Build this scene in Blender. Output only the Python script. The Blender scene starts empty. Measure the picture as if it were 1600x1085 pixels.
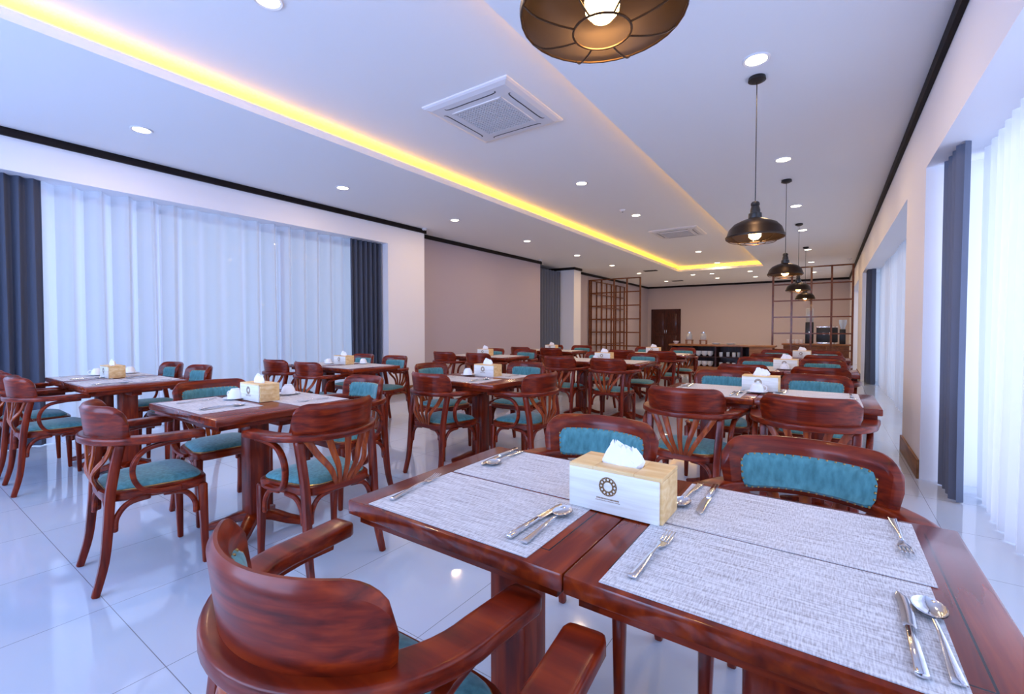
import bpy, bmesh, math, random
from mathutils import Vector, Matrix
random.seed(7)
PI = math.pi
S = bpy.context.scene
COL = S.collection

# ---------------------------------------------------------------- camera
cam_d = bpy.data.cameras.new('camera'); cam = bpy.data.objects.new('camera', cam_d); COL.objects.link(cam)
FPX, YAW, PIT, ROL = 715.4, 0.60951, 0.025393, 0.00055
cam_d.sensor_width = 36; cam_d.sensor_fit = 'HORIZONTAL'; cam_d.lens = 36*FPX/1600
cam_d.shift_x = (800-795.97)/1600; cam_d.shift_y = (530.88-542.5)/1600
cam_d.clip_start = .02; cam_d.clip_end = 200
CP, SP = math.cos(PIT), math.sin(PIT)
F = Vector((-math.sin(YAW)*CP, math.cos(YAW)*CP, -SP)); R = Vector((math.cos(YAW), math.sin(YAW), 0)); U = R.cross(F)
R2 = R*math.cos(ROL)+U*math.sin(ROL); U2 = U*math.cos(ROL)-R*math.sin(ROL)
m = Matrix((R2, U2, -F)).transposed().to_4x4(); m.translation = Vector((0, 0, 1.1832)); cam.matrix_world = m
S.camera = cam
# ---------------------------------------------------------------- world, daylight, exposure
w = bpy.data.worlds.new('sky'); S.world = w; w.use_nodes = True
bg = w.node_tree.nodes['Background']; bg.inputs[0].default_value = (.50, .68, 1, 1); bg.inputs[1].default_value = .8
S.view_settings.view_transform = 'Standard'; S.view_settings.look = 'None'; S.view_settings.gamma = 1
S.view_settings.exposure = 0.30
S.cycles.max_bounces = 10; S.cycles.diffuse_bounces = 5; S.cycles.transparent_max_bounces = 16
S.cycles.sample_clamp_indirect = 6; S.cycles.caustics_reflective = False; S.cycles.caustics_refractive = False

def area(name, loc, rot, sx, sy, power, col):
    d = bpy.data.lights.new(name, 'AREA'); d.shape = 'RECTANGLE'; d.size = sx; d.size_y = sy; d.energy = power; d.color = col
    o = bpy.data.objects.new(name, d); COL.objects.link(o); o.location = loc; o.rotation_euler = rot; return o
DAY = (.38, .56, 1.0)
area('daylight_right_front', (1.6, 1.0, 1.3), (0, PI/2, 0), 2.6, 7.6, 230, (.58, .69, 1.0))
area('daylight_right_middle', (1.6, 9.3, 1.3), (0, PI/2, 0), 2.6, 7.0, 70, (.55, .70, 1.0))
area('daylight_right_rear', (1.6, 16.8, 1.3), (0, PI/2, 0), 2.6, 4.0, 25, (.62, .76, 1.0))
area('daylight_left', (-7.6, 1.4, 1.4), (0, -PI/2, 0), 2.8, 8.0, 25, DAY)
o_ = area('daylight_left_low_sky', (-8.6, -1.5, 2.6), (0, 0, 0), 3, 3, 360, DAY); o_.rotation_euler = (Vector((-6.4, 3.2, 1.2))-Vector((-8.6, -1.5, 2.6))).to_track_quat('-Z', 'Y').to_euler()
area('rear_fill_light', (-3.0, -3.6, 1.5), (PI/2, 0, 0), 4.6, 2.2, 320, DAY)  # added fill from behind the camera, brightens camera-facing surfaces

# ---------------------------------------------------------------- materials
def mat(name, col=(.8, .8, .8), rough=.5, **kw):
    M = bpy.data.materials.new(name); M.use_nodes = True
    b = M.node_tree.nodes['Principled BSDF']; b.inputs['Base Color'].default_value = (*col, 1); b.inputs['Roughness'].default_value = rough
    for k, v in kw.items(): b.inputs[k.replace('_', ' ')].default_value = v
    return M
def nn(M, t, **kw):
    n = M.node_tree.nodes.new(t)
    for k, v in kw.items(): setattr(n, k, v)
    return n
def lk(M, a, b): M.node_tree.links.new(a, b)
def coords(M, scale, space='Object'):
    tc = nn(M, 'ShaderNodeTexCoord'); mp = nn(M, 'ShaderNodeMapping'); mp.inputs['Scale'].default_value = scale
    lk(M, tc.outputs[space], mp.inputs[0]); return mp.outputs[0]
def ramp(M, src, stops):
    r = nn(M, 'ShaderNodeValToRGB'); e = r.color_ramp.elements
    e[0].position, e[0].color = stops[0][0], (*stops[0][1], 1); e[1].position, e[1].color = stops[-1][0], (*stops[-1][1], 1)
    for p, c in stops[1:-1]: x = e.new(p); x.color = (*c, 1)
    lk(M, src, r.inputs[0]); return r.outputs[0]
def bump(M, h, strength, dist=.001):
    b = nn(M, 'ShaderNodeBump'); b.inputs['Strength'].default_value = strength; b.inputs['Distance'].default_value = dist
    lk(M, h, b.inputs['Height']); lk(M, b.outputs[0], M.node_tree.nodes['Principled BSDF'].inputs['Normal'])
def wood(name, c0, c1, c2, scale, rough=.3, coat=.14):
    M = mat(name, c1, rough, Coat_Weight=coat, Coat_Roughness=.12, Specular_IOR_Level=.22)
    v = coords(M, scale); n = nn(M, 'ShaderNodeTexNoise'); n.inputs['Scale'].default_value = 1; n.inputs['Detail'].default_value = 3.5; n.inputs['Distortion'].default_value = .4
    oi = nn(M, 'ShaderNodeObjectInfo'); ad = nn(M, 'ShaderNodeVectorMath', operation='ADD'); lk(M, v, ad.inputs[0])
    mu = nn(M, 'ShaderNodeMath', operation='MULTIPLY'); lk(M, oi.outputs['Random'], mu.inputs[0]); mu.inputs[1].default_value = 37; lk(M, mu.outputs[0], ad.inputs[1])
    lk(M, ad.outputs[0], n.inputs['Vector'])
    c = ramp(M, n.outputs[0], [(.30, c0), (.5, c1), (.70, c2)]); lk(M, c, M.node_tree.nodes['Principled BSDF'].inputs['Base Color'])
    return M
MH = ((.065, .0045, .0012), (.155, .012, .002), (.26, .028, .003))
WOODX = wood('mahogany_along', *MH, (3, 22, 60)); WOODZ = wood('mahogany_upright', *MH, (38, 38, 4)); WOODY = wood('mahogany_across', *MH, (30, 5, 45))
SLAT = wood('mahogany_slat', (.15, .018, .004), (.29, .045, .007), (.42, .085, .010), (40, 40, 4))
def top_mat(hx, hy):
    M = wood('mahogany_tabletop_%d_%d' % (hx*100, hy*100), (.095, .008, .002), (.18, .018, .003), (.28, .034, .004), (34, 3, 30), .22, .35)
    b = M.node_tree.nodes['Principled BSDF']; src = b.inputs['Base Color'].links[0].from_socket
    tc = nn(M, 'ShaderNodeTexCoord'); sp = nn(M, 'ShaderNodeSeparateXYZ'); lk(M, tc.outputs['Object'], sp.inputs[0])
    def dist(out, h):
        a = nn(M, 'ShaderNodeMath', operation='ABSOLUTE'); lk(M, out, a.inputs[0])
        s = nn(M, 'ShaderNodeMath', operation='SUBTRACT'); lk(M, a.outputs[0], s.inputs[0]); s.inputs[1].default_value = h-.062; return s.outputs[0]
    mx = nn(M, 'ShaderNodeMath', operation='MAXIMUM'); lk(M, dist(sp.outputs[0], hx), mx.inputs[0]); lk(M, dist(sp.outputs[1], hy), mx.inputs[1])
    ab = nn(M, 'ShaderNodeMath', operation='ABSOLUTE'); lk(M, mx.outputs[0], ab.inputs[0])
    lt = nn(M, 'ShaderNodeMath', operation='LESS_THAN'); lk(M, ab.outputs[0], lt.inputs[0]); lt.inputs[1].default_value = .0016
    mi = nn(M, 'ShaderNodeMix', data_type='RGBA'); lk(M, lt.outputs[0], mi.inputs['Factor']); lk(M, src, mi.inputs['A']); mi.inputs['B'].default_value = (.02, .005, .003, 1)
    lk(M, mi.outputs['Result'], b.inputs['Base Color']); return M
def velvet(name, a, b_):
    M = mat(name, a, .75, Sheen_Weight=.35, Sheen_Roughness=.4)
    n = nn(M, 'ShaderNodeTexNoise'); n.inputs['Scale'].default_value = 60; n.inputs['Detail'].default_value = 8; lk(M, coords(M, (1, 1, .35)), n.inputs['Vector'])
    lk(M, ramp(M, n.outputs[0], [(.3, a), (.7, b_)]), M.node_tree.nodes['Principled BSDF'].inputs['Base Color']); bump(M, n.outputs[0], .3); return M
TEAL = velvet('teal_velvet', (.040, .165, .185), (.09, .30, .33))
def matmat():
    M = mat('woven_placemat', (.6, .6, .62), .6)
    v = coords(M, (1, 1, 1)); n = nn(M, 'ShaderNodeTexNoise'); n.inputs['Scale'].default_value = 1; n.inputs['Detail'].default_value = 5
    mp = coords(M, (9, 200, 1)); lk(M, mp, n.inputs['Vector'])
    n2 = nn(M, 'ShaderNodeTexNoise'); n2.inputs['Scale'].default_value = 1; n2.inputs['Detail'].default_value = 3; lk(M, coords(M, (420, 60, 1)), n2.inputs['Vector'])
    ad = nn(M, 'ShaderNodeMath', operation='ADD'); lk(M, n.outputs[0], ad.inputs[0]); lk(M, n2.outputs[0], ad.inputs[1])
    hf = nn(M, 'ShaderNodeMath', operation='MULTIPLY'); lk(M, ad.outputs[0], hf.inputs[0]); hf.inputs[1].default_value = .5
    lk(M, ramp(M, hf.outputs[0], [(.33, (.26, .235, .235)), (.45, (.50, .49, .505)), (.58, (.72, .72, .735))]), M.node_tree.nodes['Principled BSDF'].inputs['Base Color'])
    wv = nn(M, 'ShaderNodeTexChecker'); wv.inputs['Scale'].default_value = 1; lk(M, coords(M, (420, 420, 1)), wv.inputs[0]); bump(M, wv.outputs[1], .4, .0008); return M
PLACE = matmat()
STEEL = mat('polished_steel', (.75, .75, .77), .12, Metallic=1); BRASS = mat('brass_nail', (.55, .36, .14), .3, Metallic=1)
PINE = wood('pale_pine', (.72, .42, .16), (.82, .54, .24), (.90, .66, .35), (4, 30, 60), .5, .1)
PINEF = wood('whitewashed_pine', (.74, .70, .60), (.82, .79, .72), (.88, .86, .80), (6, 6, 90), .5, .1)
LOGO = mat('brown_print', (.26, .14, .05), .6)
TISSUE = mat('white_tissue', (.9, .9, .92), .9); CHINA = mat('white_china', (.85, .86, .88), .15)
WHITE = mat('white_paint', (.80, .79, .80), .6)
def plaster(name, c):
    M = mat(name, c, .65); n = nn(M, 'ShaderNodeTexNoise'); n.inputs['Scale'].default_value = 90; n.inputs['Detail'].default_value = 3; lk(M, coords(M, (1, 1, 1)), n.inputs['Vector']); bump(M, n.outputs[0], .05); return M
WALL = plaster('white_wall_paint', (.84, .83, .87)); MAUVE = plaster('mauve_wall_paint', (.47, .41, .47)); CEIL = plaster('white_ceiling_paint', (.88, .87, .88))
TRIM = wood('dark_stained_trim', (.006, .003, .003), (.010, .005, .005), (.015, .008, .007), (20, 4, 20), .6, 0)
SKIRT = wood('brown_skirting', (.16, .06, .02), (.22, .09, .03), (.3, .13, .045), (20, 3, 20), .4, .2)
DARKW = wood('dark_door_wood', (.03, .008, .005), (.055, .014, .008), (.09, .022, .012), (30, 30, 4), .4, .3)
BROWN = wood('lattice_wood', (.10, .028, .008), (.15, .042, .012), (.20, .058, .016), (20, 20, 20), .4, .3)
BLACK = mat('black_enamel', (.012, .010, .010), .35); BRONZE = mat('dark_bronze', (.030, .017, .010), .38, Metallic=.7)
PLAST = mat('white_plastic', (.74, .72, .74), .4); GREYP = mat('grey_slot', (.07, .07, .08), .6); STONE = mat('pale_stone', (.62, .52, .42), .3)
def emi(name, c, s):
    M = bpy.data.materials.new(name); M.use_nodes = True; t = M.node_tree; t.nodes.clear(); e = t.nodes.new('ShaderNodeEmission'); o = t.nodes.new('ShaderNodeOutputMaterial')
    e.inputs[0].default_value = (*c, 1); e.inputs[1].default_value = s; t.links.new(e.outputs[0], o.inputs[0]); return M
LED = emi('yellow_led', (1, .48, .01), 11); DLM = emi('downlight_diffuser', (1, .86, .62), 14); BULB = emi('bulb_glass', (1, .62, .22), 30)
def cloth(name, c, trans, op, rough=.8):
    M = bpy.data.materials.new(name); M.use_nodes = True; t = M.node_tree; t.nodes.clear(); N = t.nodes.new
    d = N('ShaderNodeBsdfDiffuse'); tr = N('ShaderNodeBsdfTranslucent'); tp = N('ShaderNodeBsdfTransparent'); m1 = N('ShaderNodeMixShader'); m2 = N('ShaderNodeMixShader'); o = N('ShaderNodeOutputMaterial')
    d.inputs[0].default_value = (*c, 1); tr.inputs[0].default_value = (*c, 1); m1.inputs[0].default_value = trans; m2.inputs[0].default_value = op
    n = N('ShaderNodeTexNoise'); n.inputs['Scale'].default_value = 1; tc = N('ShaderNodeTexCoord'); mp = N('ShaderNodeMapping'); mp.inputs['Scale'].default_value = (300, 300, 40)
    t.links.new(tc.outputs['Object'], mp.inputs[0]); t.links.new(mp.outputs[0], n.inputs['Vector'])
    b = N('ShaderNodeBump'); b.inputs['Strength'].default_value = .15; b.inputs['Distance'].default_value = .001; t.links.new(n.outputs[0], b.inputs['Height']); t.links.new(b.outputs[0], d.inputs['Normal'])
    t.links.new(d.outputs[0], m1.inputs[1]); t.links.new(tr.outputs[0], m1.inputs[2]); t.links.new(tp.outputs[0], m2.inputs[1]); t.links.new(m1.outputs[0], m2.inputs[2]); t.links.new(m2.outputs[0], o.inputs[0])
    if op < 1:
        lw = N('ShaderNodeLayerWeight'); lw.inputs[0].default_value = .5; mr = N('ShaderNodeMapRange'); mr.inputs[3].default_value = op-.10; mr.inputs[4].default_value = 1.0; t.links.new(lw.outputs['Facing'], mr.inputs[0]); t.links.new(mr.outputs[0], m2.inputs[0])
    return M
SHEER = cloth('sheer_voile', (.70, .70, .74), .5, .80); DRAPE = cloth('slate_drape', (.085, .095, .13), .06, 1.0); DRAPEB = cloth('blue_grey_drape', (.16, .18, .24), .06, 1.0)
def glassm():
    M = bpy.data.materials.new('window_glass'); M.use_nodes = True; t = M.node_tree; t.nodes.clear(); N = t.nodes.new
    tp = N('ShaderNodeBsdfTransparent'); g = N('ShaderNodeBsdfGlossy'); g.inputs['Roughness'].default_value = .02; mx = N('ShaderNodeMixShader'); mx.inputs[0].default_value = .06; o = N('ShaderNodeOutputMaterial')
    t.links.new(tp.outputs[0], mx.inputs[1]); t.links.new(g.outputs[0], mx.inputs[2]); t.links.new(mx.outputs[0], o.inputs[0]); return M
GLASS = glassm()
def floorm():
    M = mat('polished_tile', (.62, .64, .68), .07, Specular_IOR_Level=.6, Coat_Weight=.25, Coat_Roughness=.05)
    tc = nn(M, 'ShaderNodeTexCoord'); mp = nn(M, 'ShaderNodeMapping'); mp.inputs['Location'].default_value = (.66+.61*20, -.60+.61*20, 0); lk(M, tc.outputs['Object'], mp.inputs[0])
    br = nn(M, 'ShaderNodeTexBrick'); br.offset = 0; br.squash = 1; br.inputs['Scale'].default_value = 1; br.inputs['Brick Width'].default_value = .61; br.inputs['Row Height'].default_value = .61
    br.inputs['Mortar Size'].default_value = .0016; br.inputs['Mortar Smooth'].default_value = .2; br.inputs['Color1'].default_value = (.54, .60, .70, 1); br.inputs['Color2'].default_value = (.525, .585, .685, 1); br.inputs['Mortar'].default_value = (.22, .22, .25, 1)
    lk(M, mp.outputs[0], br.inputs[0]); n = nn(M, 'ShaderNodeTexNoise'); n.inputs['Scale'].default_value = 2.5; n.inputs['Detail'].default_value = 6; lk(M, tc.outputs['Object'], n.inputs[0])
    mi = nn(M, 'ShaderNodeMix', data_type='RGBA'); mi.inputs['Factor'].default_value = .05; lk(M, br.outputs[0], mi.inputs['A']); lk(M, n.outputs[1], mi.inputs['B'])
    lk(M, mi.outputs['Result'], M.node_tree.nodes['Principled BSDF'].inputs['Base Color']); return M
FLOOR = floorm()

# ---------------------------------------------------------------- mesh helpers
def obj(name, bm, m_, parent=None, smooth=True, kind=None):
    bmesh.ops.recalc_face_normals(bm, faces=bm.faces)
    me = bpy.data.meshes.new(name); bm.to_mesh(me); bm.free(); me.materials.append(m_)
    if smooth:
        me.polygons.foreach_set('use_smooth', [True]*len(me.polygons)); me.set_sharp_from_angle(angle=.7)
    o = bpy.data.objects.new(name, me); COL.objects.link(o)
    if parent: o.parent = parent
    if kind: o['kind'] = kind
    return o
def B(): return bmesh.new()
def box(bm, x0, x1, y0, y1, z0, z1, bev=0):
    r = bmesh.ops.create_cube(bm, size=1); vs = r['verts']
    for v in vs: v.co = Vector(((x0+x1)/2+v.co.x*(x1-x0), (y0+y1)/2+v.co.y*(y1-y0), (z0+z1)/2+v.co.z*(z1-z0)))
    if bev: bmesh.ops.bevel(bm, geom=list({e for v in vs for e in v.link_edges}), offset=bev, segments=2, affect='EDGES', profile=.5)
    return bm
def cr(pts, n=6):
    P = [Vector(p) for p in pts]; P = [2*P[0]-P[1]]+P+[2*P[-1]-P[-2]]; out = []
    for i in range(1, len(P)-2):
        for k in range(n):
            t = k/n; a, b, c, d = P[i-1:i+3]
            out.append(.5*((2*b)+(c-a)*t+(2*a-5*b+4*c-d)*t*t+(3*b-a-3*c+d)*t**3))
    out.append(P[-2]); return out
def sweep(bm, pts, size, up=(0, 0, 1), n=12, p=.5, cap=True):
    pts = [Vector(q) for q in pts]; N = len(pts); up = Vector(up); rings = []
    f = size if callable(size) else (lambda t: size)
    def ring(P, T, w_, t_, sc=1):
        Sd = T.cross(up).normalized(); Ud = Sd.cross(T).normalized(); vs = []
        for k in range(n):
            a = 2*PI*(k+.5)/n; c, s = math.cos(a), math.sin(a)
            vs.append(bm.verts.new(P+Sd*(w_/2*sc*math.copysign(abs(c)**p, c))+Ud*(t_/2*sc*math.copysign(abs(s)**p, s))))
        return vs
    for i, P in enumerate(pts):
        T = (pts[min(i+1, N-1)]-pts[max(i-1, 0)]).normalized(); w_, t_ = f(i/(N-1))
        if i == 0 and cap: e = min(w_, t_)*.18; rings.append(ring(P, T, w_, t_, .72)); P = P+T*e
        if i == N-1 and cap: e = min(w_, t_)*.18; rings.append(ring(P-T*e, T, w_, t_)); rings.append(ring(P, T, w_, t_, .72)); break
        rings.append(ring(P, T, w_, t_))
    for a, b in zip(rings, rings[1:]):
        for k in range(n): bm.faces.new((a[k], a[(k+1) % n], b[(k+1) % n], b[k]))
    bm.faces.new(rings[0]); bm.faces.new(rings[-1][::-1]); return bm
def lathe(bm, prof, loc=(0, 0, 0), n=24, cap=True):
    L = Vector(loc); rings = []
    for r, z in prof: rings.append([bm.verts.new(L+Vector((r*math.cos(2*PI*k/n), r*math.sin(2*PI*k/n), z))) for k in range(n)])
    for a, b in zip(rings, rings[1:]):
        for k in range(n): bm.faces.new((a[k], a[(k+1) % n], b[(k+1) % n], b[k]))
    if cap:
        bm.faces.new(rings[0][::-1]); bm.faces.new(rings[-1])
    return bm
def sheet(bm, rows):
    V = [[bm.verts.new(p) for p in r] for r in rows]
    for a, b in zip(V, V[1:]):
        for i in range(len(a)-1): bm.faces.new((a[i], a[i+1], b[i+1], b[i]))
    return V
def loops(bm, L, closed=True, cap=True):
    V = [[bm.verts.new(p) for p in r] for r in L]; n = len(V[0])
    for a, b in zip(V, V[1:]):
        for i in range(n): bm.faces.new((a[i], a[(i+1) % n], b[(i+1) % n], b[i]))
    if cap: bm.faces.new(V[0][::-1]); bm.faces.new(V[-1])
def tag(o, label, cat, group=None, kind=None):
    o['label'] = label; o['category'] = cat
    if group: o['group'] = group
    if kind: o['kind'] = kind
    return o
def thing(name, label, cat, loc=(0, 0, 0), rz=0, group=None):
    o = bpy.data.objects.new(name, None); o.empty_display_size = .1; COL.objects.link(o); o.location = loc; o.rotation_euler = (0, 0, rz); return tag(o, label, cat, group)
def dup(root, loc, rz, label, group=None, scale=None):
    def cp(o, par):
        c = o.copy(); COL.objects.link(c); c.parent = par
        for ch in KIDS.get(o, []): cp(ch, c)
        return c
    KIDS = {}
    for o in root.children_recursive: KIDS.setdefault(o.parent, []).append(o)
    r = cp(root, None); r.location = loc; r.rotation_euler = (0, 0, rz); r['label'] = label
    if group: r['group'] = group
    if scale: r.scale = scale
    return r
class Proto:
    def __init__(s, fn): s.fn = fn; s.o = None
    def put(s, loc, rz, label, group=None):
        if s.o is None:
            s.o = s.fn(label); s.o.location = loc; s.o.rotation_euler = (0, 0, rz)
            if group: s.o['group'] = group
            return s.o
        return dup(s.o, loc, rz, label, group)

# ---------------------------------------------------------------- room shell
ZT, XL, XR, YB, YF = 3.036, -6.29, .595, 20.7, -3.0
obj('floor', box(B(), -8, 1.3, YF-.2, YB+.3, -.1, 0), FLOOR, smooth=False, kind='structure')
TX0, TX1, TY0, TY1, ZL, ZU = -4.09, -1.63, -1.5, 15.6, ZT+.075, ZT+.165
b = B(); G = .17
box(b, -8, TX0, YF-.2, YB+.3, ZT, ZL); box(b, TX1, 1.3, YF-.2, YB+.3, ZT, ZL); box(b, TX0, TX1, TY1, YB+.3, ZT, ZL); box(b, TX0, TX1, YF-.2, TY0, ZT, ZL)
box(b, -8, 1.3, YF-.2, YB+.3, ZU, ZU+.1)
box(b, TX0-G-.1, TX0-G, TY0-G, TY1+G, ZL, ZU); box(b, TX1+G, TX1+G+.1, TY0-G, TY1+G, ZL, ZU); box(b, TX0-G, TX1+G, TY1+G, TY1+G+.1, ZL, ZU); box(b, TX0-G, TX1+G, TY0-G-.1, TY0-G, ZL, ZU)
obj('ceiling', b, CEIL, smooth=False, kind='structure')
OZ = 2.65; O0, O1 = -2.5, 5.33
b = B(); box(b, -6.95, XL, YF, 6.2, OZ, ZT+.1); box(b, -6.95, XL, O1, 6.2, 0, OZ); box(b, -6.95, XL, YF, O0, 0, OZ)
obj('wall_left', b, WALL, smooth=False, kind='structure')
b = B(); box(b, -6.95, -6.63, 6.2, 11.0, 0, ZT+.1); box(b, -7.6, -6.95, 10.8, 11, 0, ZT+.1); box(b, -7.7, -7.5, 10.8, 12.7, 0, ZT+.1); box(b, -7.6, -6.77, 13.07, YB, 0, ZT+.1)
obj('wall_left_far', b, MAUVE, smooth=False, kind='structure')
obj('wall_column', box(B(), -7.6, -6.4, 12.6, 13.07, 0, ZT+.1), WALL, smooth=False, kind='structure')
obj('wall_far', box(B(), -8, 1.3, YB, YB+.3, 0, ZT+.1), plaster('lamplit_mauve_wall_paint', (.54, .45, .44)), smooth=False, kind='structure')  # same mauve paint, with the warm lamp light put into its colour
RZ = 2.42; RO = [(-2.5, 4.76), (5.8, 13.0), (14.6, 19.0)]
b = B(); box(b, XR, 1.1, YF, YB, RZ, ZT+.1); ys = [YF]+[y for o_ in RO for y in o_]+[YB]
for i in range(0, len(ys), 2): box(b, XR, 1.1, ys[i], ys[i+1], 0, RZ)
obj('wall_right', b, WALL, smooth=False, kind='structure')
b = B(); box(b, -8, 1.3, YF-.25, YF, 0, .5); box(b, -8, 1.3, YF-.25, YF, 2.6, ZT+.1); box(b, -8, -5.3, YF-.25, YF, .5, 2.6); box(b, -.7, 1.3, YF-.25, YF, .5, 2.6)
obj('wall_near', b, WALL, smooth=False, kind='structure')
def window(name, axis, pos, a0, a1, z0, z1, n):
    b = B(); t = .03
    def bar(p0, p1, q0, q1):
        if axis == 'x': box(b, pos-t, pos+t, p0, p1, q0, q1)
        else: box(b, p0, p1, pos-t, pos+t, q0, q1)
    bar(a0, a1, z0, z0+.06); bar(a0, a1, z1-.06, z1)
    for k in range(n+1):
        c = a0+(a1-a0)*k/n; bar(max(a0, c-.03), min(a1, c+.03), z0, z1)
    fr = obj(name, b, PLAST, smooth=False, kind='structure')
    g = B()
    if axis == 'x': box(g, pos-.004, pos+.004, a0+.02, a1-.02, z0+.03, z1-.03)
    else: box(g, a0+.02, a1-.02, pos-.004, pos+.004, z0+.03, z1-.03)
    obj('glass_pane', g, GLASS, fr, False)
window('window_1', 'x', -6.88, O0, O1, 0, OZ, 5)
for i, (y0, y1) in enumerate(RO): window('window_%d' % (i+2), 'x', 1.04, y0, y1, 0, RZ, 3 if i else 5)
window('window_5', 'y', YF-.12, -5.3, -.7, .5, 2.6, 4)  # unseen window added behind the camera to let the frontal fill in
# crown trim and skirting follow every wall face
def run(nm, segs, z0, z1, t, m_):
    b = B()
    for x0, y0, x1, y1, nx, ny in segs:
        xs = sorted((x0, x1)); yy = sorted((y0, y1))
        if nx: xs = sorted((x0, x0+nx*t)); yy = [yy[0]-.0, yy[1]+.0]
        if ny: yy = sorted((y0, y0+ny*t))
        box(b, xs[0], xs[1], yy[0], yy[1], z0, z1, .004)
    return obj(nm, b, m_, kind='structure')
LS = [(XL, YF, XL, 6.2+.03, 1, 0), (-6.63, 6.2, XL+.03, 6.2, 0, 1), (-6.63, 6.2, -6.63, 11, 1, 0), (-7.5, 11, -6.63+.03, 11, 0, 1), (-7.5, 11, -7.5, 12.6, 1, 0), (-7.5, 12.6, -6.4+.03, 12.6, 0, -1), (-6.4, 12.6-.03, -6.4, 13.1, 1, 0), (-6.77, 13.07, -6.4, 13.07, 0, 1), (-6.77, 13.07, -6.77, YB, 1, 0)]
run('trim_1', LS, ZT-.075, ZT, .035, TRIM); run('trim_2', [(-6.77, YB, XR, YB, 0, -1)], ZT-.075, ZT, .035, TRIM); run('trim_3', [(XR, YF, XR, YB, -1, 0)], ZT-.085, ZT, .035, TRIM)
LB = [(XL, O1, XL, 6.22, 1, 0)]+LS[1:]
run('baseboard_left', LB, 0, .13, .018, SKIRT); run('baseboard_far', [(-6.77, YB, -6.62, YB, 0, -1), (-5.28, YB, XR, YB, 0, -1)], 0, .13, .018, SKIRT)
run('baseboard_right', [(XR, ys[i], XR, ys[i+1], -1, 0) for i in range(2, len(ys), 2)], 0, .15, .018, SKIRT)
# far door, two panelled leaves
b = B(); X0, X1, H = -6.6, -5.32, 2.02
box(b, X0, X0+.07, YB-.05, YB, 0, H); box(b, X1-.07, X1, YB-.05, YB, 0, H); box(b, X0, X1, YB-.05, YB, H-.07, H)
dr = obj('door_1', b, DARKW, smooth=False, kind='structure')
for s in (0, 1):
    x0 = X0+.07+s*.57; b = box(B(), x0, x0+.565, YB-.035, YB-.005, 0, H-.07)
    for z0, z1 in ((.12, .85), (.97, 1.82)):
        box(b, x0+.09, x0+.475, YB-.045, YB-.03, z0, z1, .006)
    lf = obj('door_leaf', b, DARKW, dr)
    obj('handle', box(B(), x0+(.52 if s == 0 else .03), x0+(.54 if s == 0 else .05), YB-.07, YB-.035, .95, 1.1, .004), STEEL, lf)

# ---------------------------------------------------------------- curtains
def curtain(axis_x, y0, y1, ztop, period, amp, seed, sgn=1):
    rnd = random.Random(seed); n = int((y1-y0)/period*10); rows = []
    ph = [rnd.uniform(-.5, .5) for _ in range(40)]
    for zi in range(9):
        t = zi/8; z = ztop*(1-t)+.008; row = []
        for i in range(n+1):
            s = i/n; y = y0+(y1-y0)*s; a = 2*PI*(y-y0)/period+.6*math.sin((y-y0)*2.1+ph[0])+.25*math.sin((y-y0)*5.3+ph[1]*6)
            am = amp*(.75+.35*math.sin((y-y0)*3.3+ph[2]*6))*(1+.15*t)
            row.append(Vector((axis_x+sgn*(am*math.sin(a)+.012*t*math.sin(y*4+t*2)), y+.012*t*math.sin(a*.5+t), z)))
        rows.append(row)
    b = B(); sheet(b, rows); return b
GS = 'sheer curtains over the left window'
yy = [-2.45, -1.25, .05, 1.35, 2.5, 3.6, 4.72]
tag(obj('sheer_curtain', curtain(-6.52, 1.05, 4.72, OZ, .23, .075, 3), SHEER), 'white sheer pleated curtain across the wide window on the left wall', 'curtain')
tag(obj('sheer_curtain', curtain(-6.52, -2.45, .50, OZ, .23, .075, 4), SHEER), 'white sheer curtain continuing left of the slate drape, at the frame edge', 'curtain')
tag(obj('drape', curtain(-6.46, .42, 1.10, OZ, .10, .045, 5), DRAPE), 'slate grey drape gathered at the left edge of the photo', 'curtain')
tag(obj('drape', curtain(-6.46, 4.68, 5.31, OZ, .095, .045, 6), DRAPE), 'slate grey drape at the far end of the left sheer curtain', 'curtain')
tag(obj('sheer_curtain', curtain(.87, -2.45, 4.55, RZ, .17, .04, 7), SHEER), 'bright white sheer curtain at the right edge, nearest the camera', 'curtain')
tag(obj('drape', curtain(.72, 4.22, 4.70, RZ, .12, .075, 8), DRAPEB), 'tall blue grey drape beside the nearest pillar on the right', 'curtain')
tag(obj('sheer_curtain', curtain(.88, 5.85, 12.3, RZ, .17, .04, 9), SHEER), 'white sheer curtain of the second right-hand window, beyond the pillar', 'curtain')
tag(obj('drape', curtain(.72, 12.15, 12.95, RZ, .12, .07, 10), DRAPE), 'dark drape at the far end of the second right-hand window', 'curtain')
tag(obj('sheer_curtain', curtain(.86, 14.65, 18.9, RZ, .17, .04, 11), SHEER), 'narrow-looking white sheer curtain of the farthest right-hand window', 'curtain')
b = B(); rows = []
for zi in range(5):
    rows.append([Vector((-6.85+.04*math.sin(2*PI*i/10), 11.05+1.5*i/90, 2.9*(1-zi/4)+.01)) for i in range(91)])
sheet(b, rows); tag(obj('drape', b, DRAPEB), 'blue grey curtain closing the niche between mauve wall and column', 'curtain')

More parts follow.
